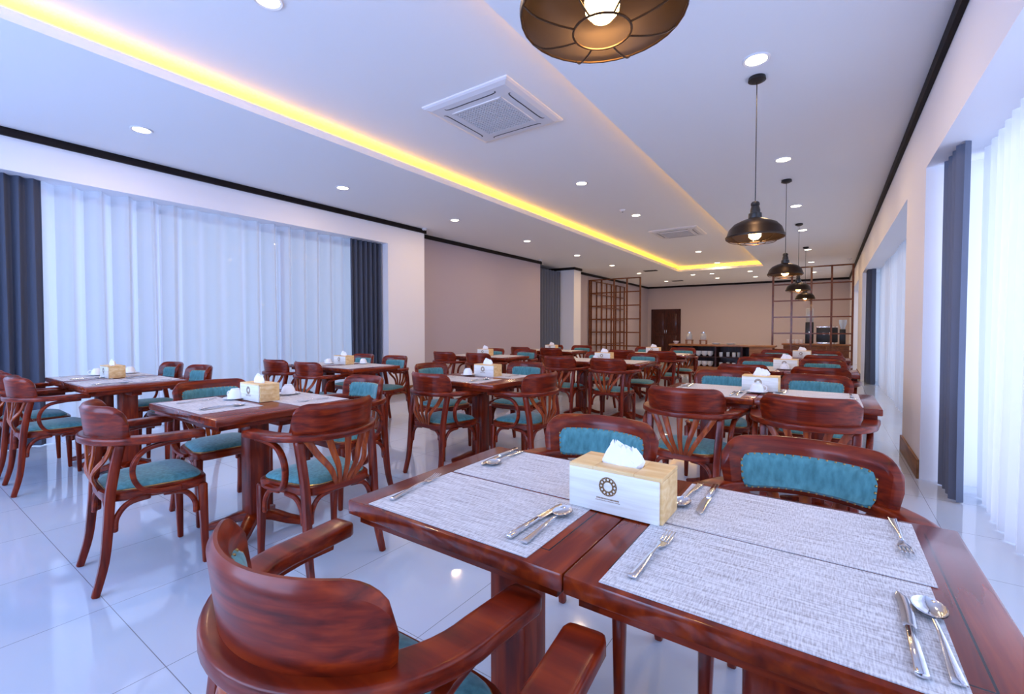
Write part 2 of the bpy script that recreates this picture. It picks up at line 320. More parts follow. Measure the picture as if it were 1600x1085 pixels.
# ---------------------------------------------------------------- ceiling fittings
def strip(a, lab):
    tag(obj('led_strip', box(B(), *a, ZL+.014, ZL+.026), LED, smooth=False), lab, 'light strip')
strip((TX0-.11, TX0-.08, TY0, TY1), 'yellow LED strip in the left edge of the ceiling recess')
strip((TX1+.07, TX1+.10, TY0, TY1), 'yellow LED strip in the right edge of the ceiling recess')
strip((TX0, TX1, TY1+.08, TY1+.11), 'yellow LED strip in the far edge of the ceiling recess')
def mk_down(label):
    t = thing('downlight', label, 'ceiling light')
    obj('rim', lathe(B(), [(.068, .004), (.068, -.002), (.082, -.006), (.088, 0), (.088, .004)], n=24, cap=False), PLAST, t)
    obj('diffuser', lathe(B(), [(.001, -.001), (.069, -.001), (.069, .003)], n=24), DLM, t)
    d = bpy.data.lights.new('downlight_lamp', 'AREA'); d.shape = 'DISK'; d.size = .12; d.energy = 8.5; d.color = (1, .66, .36)
    l = bpy.data.objects.new('downlight_lamp', d); COL.objects.link(l); l.parent = t; l.location = (0, 0, -.012); return t
DL = Proto(mk_down)
ordn = ['nearest', 'second', 'third', 'fourth', 'fifth', 'sixth', 'seventh', 'eighth']
for i, y in enumerate((1.58, 3.74, 5.95, 8.25, 10.6, 12.9, 15.25, 18.4)): DL.put((-5.3, y, ZT-.004), 0, 'round warm downlight, %s in the row above the left tables' % ordn[i], 'downlights along the left side')
for i, y in enumerate((1.50, 5.85, 8.05, 10.4, 12.8, 15.3)): DL.put((-2.86, y, ZU-.004), 0, 'round warm downlight, %s of those inside the ceiling recess' % ordn[i], 'downlights in the recess')
for i, y in enumerate((3.60, 5.88, 8.21, 10.3, 12.89, 15.4, 18.2)): DL.put((-.44, y, ZT-.004), 0, 'round warm downlight, %s in the row above the pendant lamps' % ordn[i], 'downlights along the right side')
for i, (x, y) in enumerate(((-3.9, 16.7), (-3.3, 16.75), (-2.14, 16.76), (-3.41, 18.3), (-2.2, 18.6), (-1.3, 17.3))): DL.put((x, y, ZT-.004), 0, 'small far downlight beyond the ceiling recess, %s from the left' % ordn[[0, 1, 4, 2, 3, 5][i]].replace('nearest', 'first'), 'downlights beyond the recess')
def mk_ac(label):
    t = thing('ceiling_air_conditioner', label, 'air conditioner')
    h = .475; b = B()
    def sq(s, z): return [Vector((x*s, y*s, z)) for x, y in ((-1, -1), (1, -1), (1, 1), (-1, 1))]
    loops(b, [sq(h, 0), sq(h, -.012), sq(h-.015, -.022), sq(h-.06, -.034), sq(.29, -.036)], cap=False)
    bmesh.ops.contextual_create(b, geom=b.verts[-4:]) if False else None
    b.verts.ensure_lookup_table(); b.faces.new(b.verts[-4:]); obj('panel', b, PLAST, t, False)
    for k in range(4):
        b = B(); P = cr([(-.285, -.385, -.031), (-.25, -.352, -.0352), (0, -.350, -.0352), (.25, -.352, -.0352), (.285, -.385, -.031)], 5)
        Rm = Matrix.Rotation(k*PI/2, 3, 'Z'); sweep(b, [Rm @ p for p in P], (.012, .006), n=6, cap=False); obj('air_slot', b, GREYP, t)
    b = B(); 
    for i in range(17):
        c = -.256+.512*i/16; box(b, c-.008, c+.008, -.262, .262, -.044, -.0365); box(b, -.262, .262, c-.008, c+.008, -.044, -.0365)
    gr = obj('grille', b, PLAST, t, False); obj('filter', box(B(), -.265, .265, -.265, .265, -.0385, -.0362), GREYP, gr, False)
    obj('louvre_frame', box(box(box(box(B(), -.28, .28, -.28, -.262, -.045, -.034), -.28, .28, .262, .28, -.045, -.034), -.28, -.262, -.28, .28, -.045, -.034), .262, .28, -.28, .28, -.045, -.034), PLAST, t, False)
    return t
AC = Proto(mk_ac)
AC.put((-2.61, 3.49, ZU), 0, 'large square ceiling air conditioner nearest the camera, slotted white panel'); AC.put((-2.64, 9.98, ZU), 0, 'smaller-looking far ceiling air conditioner beyond the middle downlights')
for x, y, lb in ((-4.75, 14.75, 'dark slot vent in the ceiling, nearer of two'), (-4.9, 18.5, 'dark slot vent in the ceiling, farther of two')):
    t = thing('ceiling_vent', lb, 'vent', (x, y, ZT)); obj('frame', box(B(), -.21, .21, -.10, .10, -.012, 0, .003), GREYP, t)
    b = B()
    for k in range(4): box(b, -.195, .195, -.085+k*.05, -.065+k*.05, -.02, -.011)
    obj('slats', b, BLACK, t, False)
def mk_sensor(label):
    t = thing('ceiling_sensor', label, 'sensor'); obj('body', lathe(B(), [(.05, 0), (.05, -.02), (.035, -.035), (.001, -.038)], n=20), PLAST, t); obj('lens', lathe(B(), [(.012, -.036), (.01, -.045), (.001, -.047)], n=12), BLACK, t); return t
SE = Proto(mk_sensor)
SE.put((-6.2, 6.12, ZT), 0, 'small white sensor above the corner of the white wall'); SE.put((-6.45, 10.7, ZT), 0, 'small white sensor above the end of the mauve wall'); SE.put((-2.92, 7.55, ZU), 0, 'small white sensor beside a downlight in the recess'); SE.put((.42, 15.2, ZT), 0, 'small sensor on the ceiling by the right wall')
def mk_pend(label, drop=1.2):
    t = thing('pendant_lamp', label, 'pendant lamp')      # origin at rim centre
    obj('shade', lathe(B(), [(r_*.9, z_) for r_, z_ in ((.222, -.004), (.224, .006), (.216, .012), (.196, .062), (.160, .098), (.100, .124), (.048, .140), (.045, .137), (.098, .119), (.156, .093), (.191, .059), (.211, .011), (.217, .003), (.222, -.004))], n=48, cap=False), BRONZE, t)
    so = obj('socket', lathe(B(), [(.001, .262), (.022, .262), (.030, .250), (.030, .236), (.026, .232), (.034, .200), (.034, .180), (.044, .176), (.046, .140), (.044, .128), (.001, .128)], n=24), BLACK, t)
    obj('bulb', lathe(B(), [(.001, .128), (.014, .126), (.018, .085), (.034, .060), (.043, .030), (.040, .004), (.024, -.014), (.001, -.019)], n=24), BULB, so)
    b = B(); n = 8
    def tor(r, z, tk):
        P = [Vector((r*math.cos(2*PI*k/32), r*math.sin(2*PI*k/32), z)) for k in range(33)]; sweep(b, P, (tk, tk), n=6, p=1, cap=False)
    tor(.07, -.045, .006); tor(.197, -.006, .006)
    for k in range(n):
        a = 2*PI*k/n; c, s = math.cos(a), math.sin(a)
        sweep(b, cr([(c*r, s*r, z) for r, z in ((.198, -.005), (.165, -.028), (.115, -.041), (.07, -.046))], 4), (.005, .005), n=6, p=1, cap=False)
    obj('wire_cage', b, mat('dark_wire', (.10, .055, .03), .35, Metallic=.9), t)
    obj('cable', sweep(B(), [(0, 0, .26), (0, 0, .26+drop/2), (0, 0, ZT-1.86)], (.007, .007), up=(0, 1, 0), n=8, p=1), BLACK, t)
    obj('ceiling_rose', lathe(B(), [(.001, ZT-1.86), (.056, ZT-1.86), (.060, ZT-1.885), (.030, ZT-1.90), (.001, ZT-1.90)], n=24), BLACK, t)
    d = bpy.data.lights.new('pendant_glow', 'POINT'); d.energy = 9; d.color = (1, .60, .26); d.shadow_soft_size = .04
    l = bpy.data.objects.new('pendant_glow', d); COL.objects.link(l); l.parent = t; l.location = (0, 0, .0); return t
PD = Proto(mk_pend)
for y, z, lb in ((1.06, 1.95, 'bronze cage pendant cut by the top edge, nearest the camera'), (3.86, 1.86, 'bronze caged pendant on a long cable, second from the camera'), (6.72, 1.86, 'bronze caged pendant, third from the camera'), (9.65, 1.86, 'bronze caged pendant, fourth from the camera'), (12.5, 1.86, 'farthest small bronze caged pendant')):
    o = PD.put((-.465, y, z), 0, lb, 'pendant lamps in a row')
    if z != 1.86: FIRST, DZ = o, z-1.86
for c in FIRST.children:          # the nearest lamp hangs on a slightly shorter cable
    if c.name.startswith('cable'): c.scale.z = (ZT-1.86-DZ)/(ZT-1.86)
    if c.name.startswith('ceiling_rose'): c.location.z = -DZ

# ---------------------------------------------------------------- chair
def arc(a, off=0.0, z=0.0):
    """point on the horseshoe rail, a in degrees from the back centre, then straight to the arm tips"""
    s = 1 if a >= 0 else -1; a_ = abs(a)
    if a_ <= 90:
        r = math.radians(a_); x, y = .263*math.sin(r), -.222+.255*(1-math.cos(r)); n = Vector((math.sin(r)*.255, -math.cos(r)*.263)).normalized()
    else:
        k = (a_-90)/90; x, y = .263+.014*k, .033+.140*k; n = Vector((1, 0))
    return Vector((s*(x+n.x*off), y+n.y*off, z))
def seat_outline(ins, z, n=40):
    out = []
    for k in range(n):
        a = 2*PI*k/n; c, s = math.cos(a), math.sin(a); c = math.copysign(abs(c)**.42, c); s = math.copysign(abs(s)**.42, s)
        y = .205*s; hw = .215+.028*(y/.205); out.append(Vector(((hw-ins)*c, .01+y*(1-ins/.205), z)))
    return out
def mk_chair(label):
    t = thing('dining_armchair', label, 'chair')
    aa = [-180, -168, -150, -130, -110]+[(-90+6*i) for i in range(31)]+[110, 130, 150, 168, 180]
    b = B(); sweep(b, [arc(a, 0, .6725) for a in aa], lambda q: (.072+.006*abs(2*q-1)**6-.012*max(0, abs(2*q-1)-.97)*30, .035), n=16, p=.35); obj('arm_rail', b, WOODX, t)
    # backrest board
    b = B(); n, mrows = 40, 8; A = 57; faces = []
    def bp(u, v, side):
        a = A*u; e = max(0, abs(u)-.66)/.34; zt = .83-.088*(1-math.sqrt(max(0, 1-e**2.2))) ; z = .686+(zt-.686)*v
        th = .0155*math.sqrt(max(.04, 1-max(0, (v-.88)/.12)**2))*math.sqrt(max(.08, 1-max(0, (abs(u)-.96)/.04)**2)); return arc(a, -.008+.016*v+side*th, z)
    g = {}
    for sd in (-1, 1):
        g[sd] = [[b.verts.new(bp(-1+2*i/n, j/mrows if j < mrows else 1, sd)) for i in range(n+1)] for j in range(mrows+1)]
        for j in range(mrows):
            for i in range(n): b.faces.new((g[sd][j][i], g[sd][j][i+1], g[sd][j+1][i+1], g[sd][j+1][i]))
    for i in range(n):
        for j in (0, mrows): b.faces.new((g[-1][j][i], g[-1][j][i+1], g[1][j][i+1], g[1][j][i]))
    for j in range(mrows):
        for i in (0, n): b.faces.new((g[-1][j][i], g[-1][j+1][i], g[1][j+1][i], g[1][j][i]))
    bk = obj('backrest', b, WOODX, t)
    b = B(); rows = []; n2, m2 = 24, 10; U0 = .79
    def padp(u, v, puff):
        a = A*u*U0; e = max(0, abs(u)-.80)/.20; z1 = .778-.03*(1-math.sqrt(max(0, 1-e**2.2))); z0 = .672+.008*(1-math.sqrt(max(0, 1-e**2))); z = z0+(z1-z0)*v; vv = max(0, (z-.686)/.144); lo = max(0, min(1, (.700-z)/.02))
        return arc(a, -.008+.016*vv-.0150-lo*.016-puff*.021*(1-abs(u)**8)**.5*(1-abs(2*v-1)**4)**.5, z)
    for j in range(m2+1): rows.append([padp(-1+2*i/n2, j/m2, 1) for i in range(n2+1)])
    sheet(b, rows); pd = obj('back_pad', b, TEAL, bk)
    b = B()
    per = [(-1+2*k/17, 1) for k in range(18)]+[(1, 1-k/4) for k in range(1, 5)]+[(1-2*k/17, 0) for k in range(1, 18)]+[(-1, k/4) for k in range(1, 4)]
    for u, v in per:
        p = padp(u*.985, .03+.94*v, 0); nr = (arc(A*u*U0, -1)-arc(A*u*U0, 0)).normalized(); M4 = Matrix.Translation(p+nr*.003) @ Matrix.Scale(.0042, 4)
        bmesh.ops.create_icosphere(b, subdivisions=1, radius=1, matrix=M4)
    obj('nailhead_trim', b, BRASS, pd)
    for i in (-2, -1, 0, 1, 2):
        tp = arc(i*21, .004, .662); P = cr([(i*.021, -.190, .425), (i*.021*.62+tp.x*.38, -.218, .515), (i*.021*.3+tp.x*.7, tp.y*.7-.219*.3, .59), tuple(tp)], 4)
        obj('slat', sweep(B(), P, lambda q: (.023+.014*q, .011), up=(0, 1, 0), n=8, p=.5), SLAT, t)
    for s in (-1, 1):
        P = cr([(s*.207, -.232, 0), (s*.200, -.198, .14), (s*.196, -.182, .30), (s*.197, -.172, .44), (s*.203, -.155, .56), (s*.207, -.135, .660)], 4)
        obj('rear_leg', sweep(B(), P, lambda q: (.030+.010*min(1, q*3), .032+.008*min(1, q*3)), up=(0, 1, 0), n=10, p=.6), WOODZ, t)
        obj('front_leg', sweep(B(), [(s*.212, .188, 0), (s*.210, .184, .2), (s*.207, .178, .405)], lambda q: (.027+.018*q, .027+.018*q), up=(0, 1, 0), n=10, p=.55), WOODZ, t)
        P = cr([(s*.262, .120, .648), (s*.262, .03, .646), (s*.260, -.055, .628), (s*.255, -.098, .57), (s*.248, -.098, .50), (s*.240, -.062, .44), (s*.236, .0, .418), (s*.236, .085, .415)], 5)
        obj('arm_support', sweep(B(), P, (.022, .030), up=(1, 0, .01), n=10, p=.7), WOODY, t)
        for P in (((s*.199, -.160, .265), (s*.200, -.152, .33), (s*.203, -.110, .383), (s*.207, -.03, .396)), ((s*.210, .150, .265), (s*.210, .143, .33), (s*.209, .100, .383), (s*.208, .02, .396)), ((s*.172, -.178, .265), (s*.164, -.176, .33), (s*.125, -.176, .383), (s*.05, -.176, .396))):
            obj('brace', sweep(B(), cr(P, 5), (.024, .024), up=(.3, .2, .1), n=8, p=.8), WOODY, t)
    b = B(); loops(b, [seat_outline(.006, .392), seat_outline(0, .397), seat_outline(0, .430), seat_outline(.006, .436), seat_outline(.03, .437)]); obj('seat_frame', b, WOODX, t)
    b = B(); loops(b, [seat_outline(.022, .434), seat_outline(.020, .444), seat_outline(.030, .455), seat_outline(.06, .465), seat_outline(.11, .472), seat_outline(.17, .475)]); se = obj('seat_cushion', b, TEAL, t)
    P = seat_outline(.019, .4385); P.append(P[0]); obj('piping', sweep(B(), P, (.006, .005), n=6, p=1, cap=False), BRASS, se)
    return t
CH = Proto(mk_chair)
# ---------------------------------------------------------------- tables
def mk_table(w, d):
    hx, hy = w/2, d/2
    def f(label):
        t = thing('dining_table', label, 'table')
        obj('tabletop', box(B(), -hx, hx, -hy, hy, .713, .75, .006), top_mat(hx, hy), t)
        b = B(); box(b, -hx+.09, hx-.09, -.035, .035, .650, .695, .004); box(b, -.035, .035, -hy+.09, hy-.09, .649, .6945, .004); obj('top_support', b, WOODX, t)
        obj('apron', box(box(box(box(B(), -hx+.022, hx-.022, -hy+.022, -hy+.06, .690, .713), -hx+.022, hx-.022, hy-.06, hy-.022, .690, .713), -hx+.022, -hx+.06, -hy+.022, hy-.022, .6905, .7129), hx-.06, hx-.022, -hy+.022, hy-.022, .6905, .7129), WOODX, t, False)
        obj('pedestal', box(B(), -.056, .056, -.056, .056, .05, .666, .008), WOODZ, t)
        for k in range(4):
            R3 = Matrix.Rotation(k*PI/2+PI/4, 3, 'Z'); P = [R3 @ Vector(p) for p in ((.03, 0, .085), (.10, 0, .07), (.18, 0, .040), (.255, 0, .022))]
            obj('foot', sweep(B(), P, lambda q: (.075-.015*q, .06-.022*q), n=8, p=.4), WOODX, t)
        return t
    return f
TQ = Proto(mk_table(.612, .64)); TS = Proto(mk_table(.85, .77))
# placemat, box, china, cutlery prototypes
def mk_mat(w, d):
    def f(label):
        b = box(B(), -w/2, w/2, -d/2, d/2, .0006, .0022); return tag(obj('placemat', b, PLACE, smooth=False), label, 'placemat')
    return f
MQ = Proto(mk_mat(.46, .30)); MS = Proto(mk_mat(.58, .31))
def mk_tbox(label):
    t = thing('tissue_box', label, 'tissue box'); L, D, H = .112, .06, .105
    b = B(); box(b, -L, L, -D+.008, D, 0, H-.010, .0015); obj('body', b, PINE, t)
    obj('front_panel', box(B(), -L, L-.006, -D, -D+.0078, 0.0005, H-.008, .001), PINEF, t)
    b = B(); box(b, -L, -.05, -D, D, H-.0095, H, .0012); box(b, .05, L, -D, D, H-.0095, H, .0012); box(b, -.05, .05, -D, -.018, H-.0095, H, .0012); box(b, -.05, .05, .018, D, H-.0095, H, .0012); obj('lid', b, PINE, t)
    b = B(); rnd = random.Random(5)
    for k in range(3):
        n = 16; rot = k*1.1; rings = []
        for j, (r, z) in enumerate(((.038, H-.012), (.036, H+.008), (.028, H+.022), (.016, H+.038), (.004, H+.050-.008*k))):
            rings.append([Vector((.010*(k-1)*j/2+(1.15*r)*math.cos(2*PI*i/n)*(1+.22*math.sin(5*i+rot*3+j)), .45*r*math.sin(2*PI*i/n)*(1+.3*math.cos(3*i+rot+j)), z+.006*math.sin(2*i+rot))) for i in range(n)])
        loops(b, rings)
    obj('tissue', b, TISSUE, t)
    # printed emblem: a ring of small interlaced loops over two lines of small lettering
    b = B(); cz = .063
    def flat(cx, cy, r0, r1, n=16):
        ri = [[b.verts.new((cx+r*math.cos(2*PI*k/n), -D-.0007, cy+r*math.sin(2*PI*k/n))) for k in range(n)] for r in (r0, r1)]
        for k in range(n): b.faces.new((ri[0][k], ri[0][(k+1) % n], ri[1][(k+1) % n], ri[1][k]))
    for k in range(12):
        a = 2*PI*k/12; flat(.0165*math.cos(a)-.012, cz+.0165*math.sin(a), .0026, .0056, 12)
    flat(-.012, cz, .0105, .0122, 32); flat(-.012, cz, .0208, .0222, 32)
    for z, hw, hh in ((.034, .028, .0016), (.029, .030, .0008)):
        x = -hw
        while x < hw:
            wd = random.uniform(.0012, .003); vs = [b.verts.new(p) for p in ((x-.012, -D-.0007, z-hh), (x+wd-.012, -D-.0007, z-hh), (x+wd-.012, -D-.0007, z+hh), (x-.012, -D-.0007, z+hh))]; b.faces.new(vs); x += wd+.0011
    obj('printed_emblem', b, LOGO, t, False); return t
TB = Proto(mk_tbox)
def mk_saucer(label): return tag(obj('saucer', lathe(B(), [(.001, .001), (.035, .001), (.038, .003), (.066, .010), (.067, .012), (.040, .006), (.001, .005)], n=28), CHINA), label, 'saucer')
def mk_cup(label):
    t = thing('cup', label, 'cup'); obj('bowl', lathe(B(), [(.042, 0), (.043, .002), (.041, .022), (.033, .045), (.024, .054), (.024, .059), (.021, .059), (.020, .055), (.001, .055)], n=28), CHINA, t)
    obj('handle', sweep(B(), cr([(.038, 0, .012), (.055, 0, .014), (.058, 0, .030), (.048, 0, .042), (.035, 0, .040)], 4), (.006, .006), up=(0, 1, 0), n=8, p=1), CHINA, t); return t
SA, CU = Proto(mk_saucer), Proto(mk_cup)
def cup_at(x, y, lb, z=.7523):
    SA.put((x, y, z), 0, 'white saucer '+lb, None); CU.put((x, y, z+.0060), random.uniform(0, 6), 'upturned white cup '+lb, None)
def bladed(name, cat, build):
    def f(label):
        b = B(); build(b); return tag(obj(name, b, STEEL), label, cat)
    return Proto(f)
def g_knife(b):
    sweep(b, [(0, -.11, .0055), (0, -.05, .006), (0, .0, .006)], lambda q: (.015-.004*q, .008), n=10, p=.6); sweep(b, cr([(0, 0, .006), (.002, .05, .005), (.001, .09, .004), (-.003, .112, .003)], 5), lambda q: (.017*(1-.75*max(0, q-.7)/.3), .0025), n=8, p=.6)
def handle(b, y1): sweep(b, cr([(0, -.10, .004), (0, -.05, .005), (0, .0, .008), (0, y1, .007)], 5), lambda q: (.016-.010*min(1, q*1.3), .004), n=8, p=.6)
def g_spoon(b):
    handle(b, .045); n = 18; rings = []
    for s, zf in ((1.0, .010), (.97, .0085), (.7, .0045), (.35, .0025), (.05, .002)):
        rings.append([Vector((.0215*s*math.cos(2*PI*k/n), .075+.033*s*math.sin(2*PI*k/n)*(1.0 if math.sin(2*PI*k/n) < 0 else .95), zf)) for k in range(n)])
    loops(b, rings, cap=False); loops(b, [[p+Vector((0, 0, -.0012)) for p in r] for r in rings], cap=False)
def g_fork(b):
    handle(b, .035); sweep(b, cr([(0, .03, .007), (0, .045, .004), (0, .062, .004)], 4), lambda q: (.008+.016*q, .0025), n=8, p=.6)
    for i in range(4): sweep(b, cr([(-.009+.006*i, .06, .004), (-.009+.006*i, .085, .006), (-.009+.006*i, .107, .010)], 3), lambda q: (.0035-.001*q, .0022), n=6, p=.8)
KN = bladed('table_knife', 'knife', g_knife); SPN = bladed('table_spoon', 'spoon', g_spoon); FK = bladed('table_fork', 'fork', g_fork)
ZM = .7523

TABLES = []  # pair tables: (joint x, centre y, short name, detail level)
def near_far(side): return 'near' if side < 0 else 'far'
def pair(xj, yc, nm, box_off=(-.03, .02), cutl=1, chairs=True, chair_x=None, yn=None, yf=None, cups=()):
    for s, lr in ((-1, 'left'), (1, 'right')):
        TQ.put((xj+s*.3065, yc, 0), 0, 'square mahogany pedestal table, %s half of %s' % (lr, nm), 'paired tables')
        for q in (-1, 1):
            mx, my = xj+s*(.3065)+(0.0 if s < 0 else -.006), yc+q*.155
            MQ.put((mx, my, .75), 0, 'pale woven placemat, %s %s place of %s' % (near_far(q), lr, nm), 'placemats')
            if cutl:
                r = 0 if q < 0 else PI; yk = my-q*.01; gx = 1 if q < 0 else -1
                nmq = '%s %s place of %s' % (near_far(q), lr, nm)
                KN.put((mx+gx*.165, yk, ZM), r+random.uniform(-.05, .05), 'steel knife at the '+nmq); SPN.put((mx+gx*.197, yk-q*.0, ZM), r+random.uniform(-.04, .04), 'steel spoon at the '+nmq); FK.put((mx-gx*.19, yk, ZM), r+random.uniform(-.06, .06), 'steel fork at the '+nmq)
    TB.put((xj+box_off[0], yc+box_off[1], .7523), 0, 'pale wooden tissue box with ring emblem, centre of '+nm, 'tissue boxes')
    if chairs:
        for i, (x, lr) in enumerate(zip(chair_x or (xj-.32, xj+.32), ('left', 'right'))):
            CH.put((x, yn if yn is not None else yc-.47, 0), random.uniform(-.03, .03), 'red-brown armchair, %s of two on the near side of %s' % (lr, nm), 'dining armchairs')
            CH.put((x, yf if yf is not None else yc+.38, 0), PI+random.uniform(-.03, .03), 'red-brown armchair with teal pad, %s of two behind %s' % (lr, nm), 'dining armchairs')
    for dx, dy, lb in cups: cup_at(xj+dx, yc+dy, lb+' '+nm)
# T1, measured places
nm = 'the nearest table'
for s, x, lr in ((-1, -.685, 'left'), (1, -.073, 'right')):
    TQ.put((x, 1.025, 0), 0, 'square mahogany pedestal table, %s half of %s' % (lr, nm), 'paired tables')
for x, y, lb in ((-.69, .865, 'near left'), (-.69, 1.175, 'far left'), (-.085, .867, 'near right'), (-.075, 1.173, 'far right')):
    MQ.put((x, y, .75), 0, 'pale woven placemat at the %s place of %s' % (lb, nm), 'placemats')
def cut(P_, x0, y0, x1, y1, lb):   # lies from handle end to tip
    a = math.atan2(-(x1-x0), y1-y0); P_.put(((x0+x1)/2, (y0+y1)/2, ZM), a, lb+' of '+nm)
cut(KN, -.53, .745, -.525, .985, 'steel knife at the near left place'); cut(SPN, -.492, .745, -.500, .965, 'steel spoon at the near left place'); cut(FK, -.885, .74, -.925, .975, 'steel fork at the near left place')
cut(KN, -.900, 1.325, -.885, 1.12, 'steel knife at the far left place'); cut(SPN, -.868, 1.325, -.862, 1.12, 'steel spoon at the far left place'); cut(FK, -.50, 1.315, -.505, 1.12, 'steel fork at the far left place, behind the box')
cut(FK, -.272, .745, -.262, .965, 'steel fork at the near right place'); cut(KN, .100, .735, .100, .965, 'steel knife at the near right place'); cut(SPN, .135, .735, .130, .965, 'steel spoon at the near right place')
cut(SPN, -.282, 1.325, -.290, 1.12, 'steel spoon at the far right place'); cut(KN, -.245, 1.325, -.240, 1.11, 'steel knife at the far right place'); cut(FK, .122, 1.325, .128, 1.13, 'steel fork at the far right place')
TB.put((-.402, 1.052, .7523), -.01, 'large-looking pale tissue box with brown ring emblem on the nearest table', 'tissue boxes')
CH.put((-.735, .55, 0), .02, 'red-brown armchair in the bottom foreground, back to the camera', 'dining armchairs')
CH.put((-.045, .515, 0), 0, 'armchair at the bottom edge, only its left arm in frame', 'dining armchairs')
CH.put((-.72, 1.50, 0), PI, 'armchair with teal nailed back pad behind the nearest table, left of two', 'dining armchairs')
CH.put((-.055, 1.505, 0), PI, 'armchair with teal nailed back pad behind the nearest table, right of two', 'dining armchairs')
# T2 and T4, square tables with one chair a side
def square(x, y, nm, chairs, boxp, mats, cups):
    TS.put((x, y, 0), 0, 'single square mahogany pedestal table, '+nm, 'square tables')
    for mx, my, lb in mats:
        MS.put((mx, my, .75), 0, 'wide pale placemat, %s place of %s' % (lb, nm), 'placemats'); q = -1 if lb == 'near' else 1; r = 0 if q < 0 else PI; gx = -q
        KN.put((mx+gx*.15, my, ZM), r+.1, 'steel knife at the %s place of %s' % (lb, nm)); SPN.put((mx+gx*.185, my, ZM), r-.05, 'steel spoon at the %s place of %s' % (lb, nm)); FK.put((mx-gx*.17, my, ZM), r+.05, 'steel fork at the %s place of %s' % (lb, nm))
    TB.put((*boxp, .7523), 0, 'pale wooden tissue box with ring emblem, '+nm, 'tissue boxes')
    for cx, cy, rz, lb in chairs: CH.put((cx, cy, 0), rz, 'red-brown armchair %s of %s' % (lb, nm), 'dining armchairs')
    for cx, cy, lb in cups: cup_at(cx, cy, lb+' '+nm)
square(-2.77, 1.345, 'the near-left square table', [(-2.80, .83, -.09, 'on the near side'), (-2.15, 1.37, PI/2+.03, 'with its back to camera, right'), (-3.23, 1.36, -PI/2, 'with teal pad on the left'), (-2.78, 1.98, PI-.05, 'with teal pad on the far side')], (-2.79, 1.385), [(-2.85, 1.135, 'near'), (-2.68, 1.56, 'far')], [(-2.93, 1.31, 'left of the box on'), (-2.86, 1.60, 'behind the box on')])
square(-2.50, 3.14, 'the mid-room square table', [(-2.59, 2.76, -.10, 'on the near side'), (-2.02, 3.14, PI/2-.05, 'on the right side'), (-3.12, 3.30, -PI/2, 'on the left side'), (-2.56, 3.83, PI, 'on the far side')], (-2.52, 3.27), [(-2.52, 2.93, 'near'), (-2.48, 3.36, 'far')], [(-2.68, 3.18, 'left of the box on')])
pair(-4.98, 1.265, 'the leftmost table', (-.13, .02), 1, True, (-5.5, -4.84), .85, 1.70, cups=((-.42, -.02, 'left of the box on'), (-.42, .22, 'behind the box on')))
pair(-4.66, 3.28, 'the table before the curtain end', (-.05, .04), 0, True, (-5.14, -4.5), 2.87, 3.78, cups=((-.22, -.05, 'left of the box on'), (.1, .2, 'right of the box on')))
pair(-.37, 3.44, 'the second right-row table', (-.01, .14), 1, True, (-.71, -.08), 3.01, 3.98, cups=((-.02, -.0, 'in front of the box on'),))
pair(-.37, 5.60, 'the third right-row table', (.0, .05), 0, True, (-.70, -.06), 5.17, 6.12, cups=((-.0, -.08, 'in front of the box on'),))
pair(-.37, 7.85, 'the farthest right-row table', (.05, .05), 0, True, None, 7.42, 8.38, cups=((.22, -.2, 'right of the box on'),))
pair(-2.45, 5.68, 'the third middle-row table', (-.02, .08), 0, True, (-2.79, -2.14), 5.22, 6.20, cups=((-.1, -.02, 'left of the box on'),))
pair(-2.45, 7.8, 'the fourth middle-row table', (.0, .0), 0, True, (-2.79, -2.14), 7.34, 8.34)
pair(-4.41, 5.66, 'the table beside the mauve wall', (.0, .0), 0, True, (-4.75, -4.1), 5.22, 6.20)
pair(-4.41, 7.75, 'the farthest left table', (.0, .0), 0, True, (-4.75, -4.1), 7.3, 8.3)

# ---------------------------------------------------------------- lattice screens, bar
def lattice(label, loc, rz, ncx, ncz=6, c=.44, z0=.16):
    t = thing('lattice_screen', label, 'screen', loc, rz)
    for i in range(ncx+1): obj('post', box(B(), i*c-.023, i*c+.023, -.023, .023, 0, z0+ncz*c+.018, .003), BROWN, t, False)
    for j in range(ncz+1): obj('rail', box(B(), 0, ncx*c, -.016, .016, z0+j*c-.018, z0+j*c+.018, .003), BROWN, t, False)
    return t
lattice('open brown lattice screen on the right, before the coffee corner', (-1.28, 14.5, 0), 0, 4)
lattice('open brown lattice screen at the far left, facing the camera', (-6.72, 14.4, 0), 0, 4)
lattice('open brown lattice screen running along the far left wall', (-6.70, 14.5, 0), PI/2, 7)
CW = BROWN
t = thing('buffet_counter', 'long low wooden buffet counter with open crockery shelves', 'counter', (-3.66, 13.2, 0))
TOPW = wood('counter_wood', (.20, .07, .02), (.30, .11, .03), (.40, .16, .05), (3, 30, 30), .35, .4)
obj('countertop', box(B(), -.05, 2.55, -.04, .62, .69, .735, .006), TOPW, t); obj('plinth', box(B(), .0, 2.5, .02, .58, 0, .14), TOPW, t, False)
b = box(B(), 0, 2.5, .54, .58, .14, .69)
for k in (0, .55, 1.15, 1.78, 2.46): box(b, k, k+.04, .0, .55, .14, .69)
obj('cabinet', b, DARKW, t, False); obj('shelf', box(B(), .04, 2.46, .03, .54, .395, .415), DARKW, t, False); obj('end_panel', box(B(), 1.98, 2.5, -.006, .0, .14, .69), TOPW, t, False)
def mk_bowl(label): return tag(obj('bowl', lathe(B(), [(.03, 0), (.035, .006), (.075, .05), (.085, .08), (.08, .08), (.07, .05), (.001, .012)], n=20), CHINA), label, 'bowl')
def mk_mug(label): return tag(obj('mug', lathe(B(), [(.04, 0), (.045, .01), (.045, .12), (.040, .12), (.038, .01), (.001, .008)], n=18), CHINA), label, 'mug')
BW, MG = Proto(mk_bowl), Proto(mk_mug)
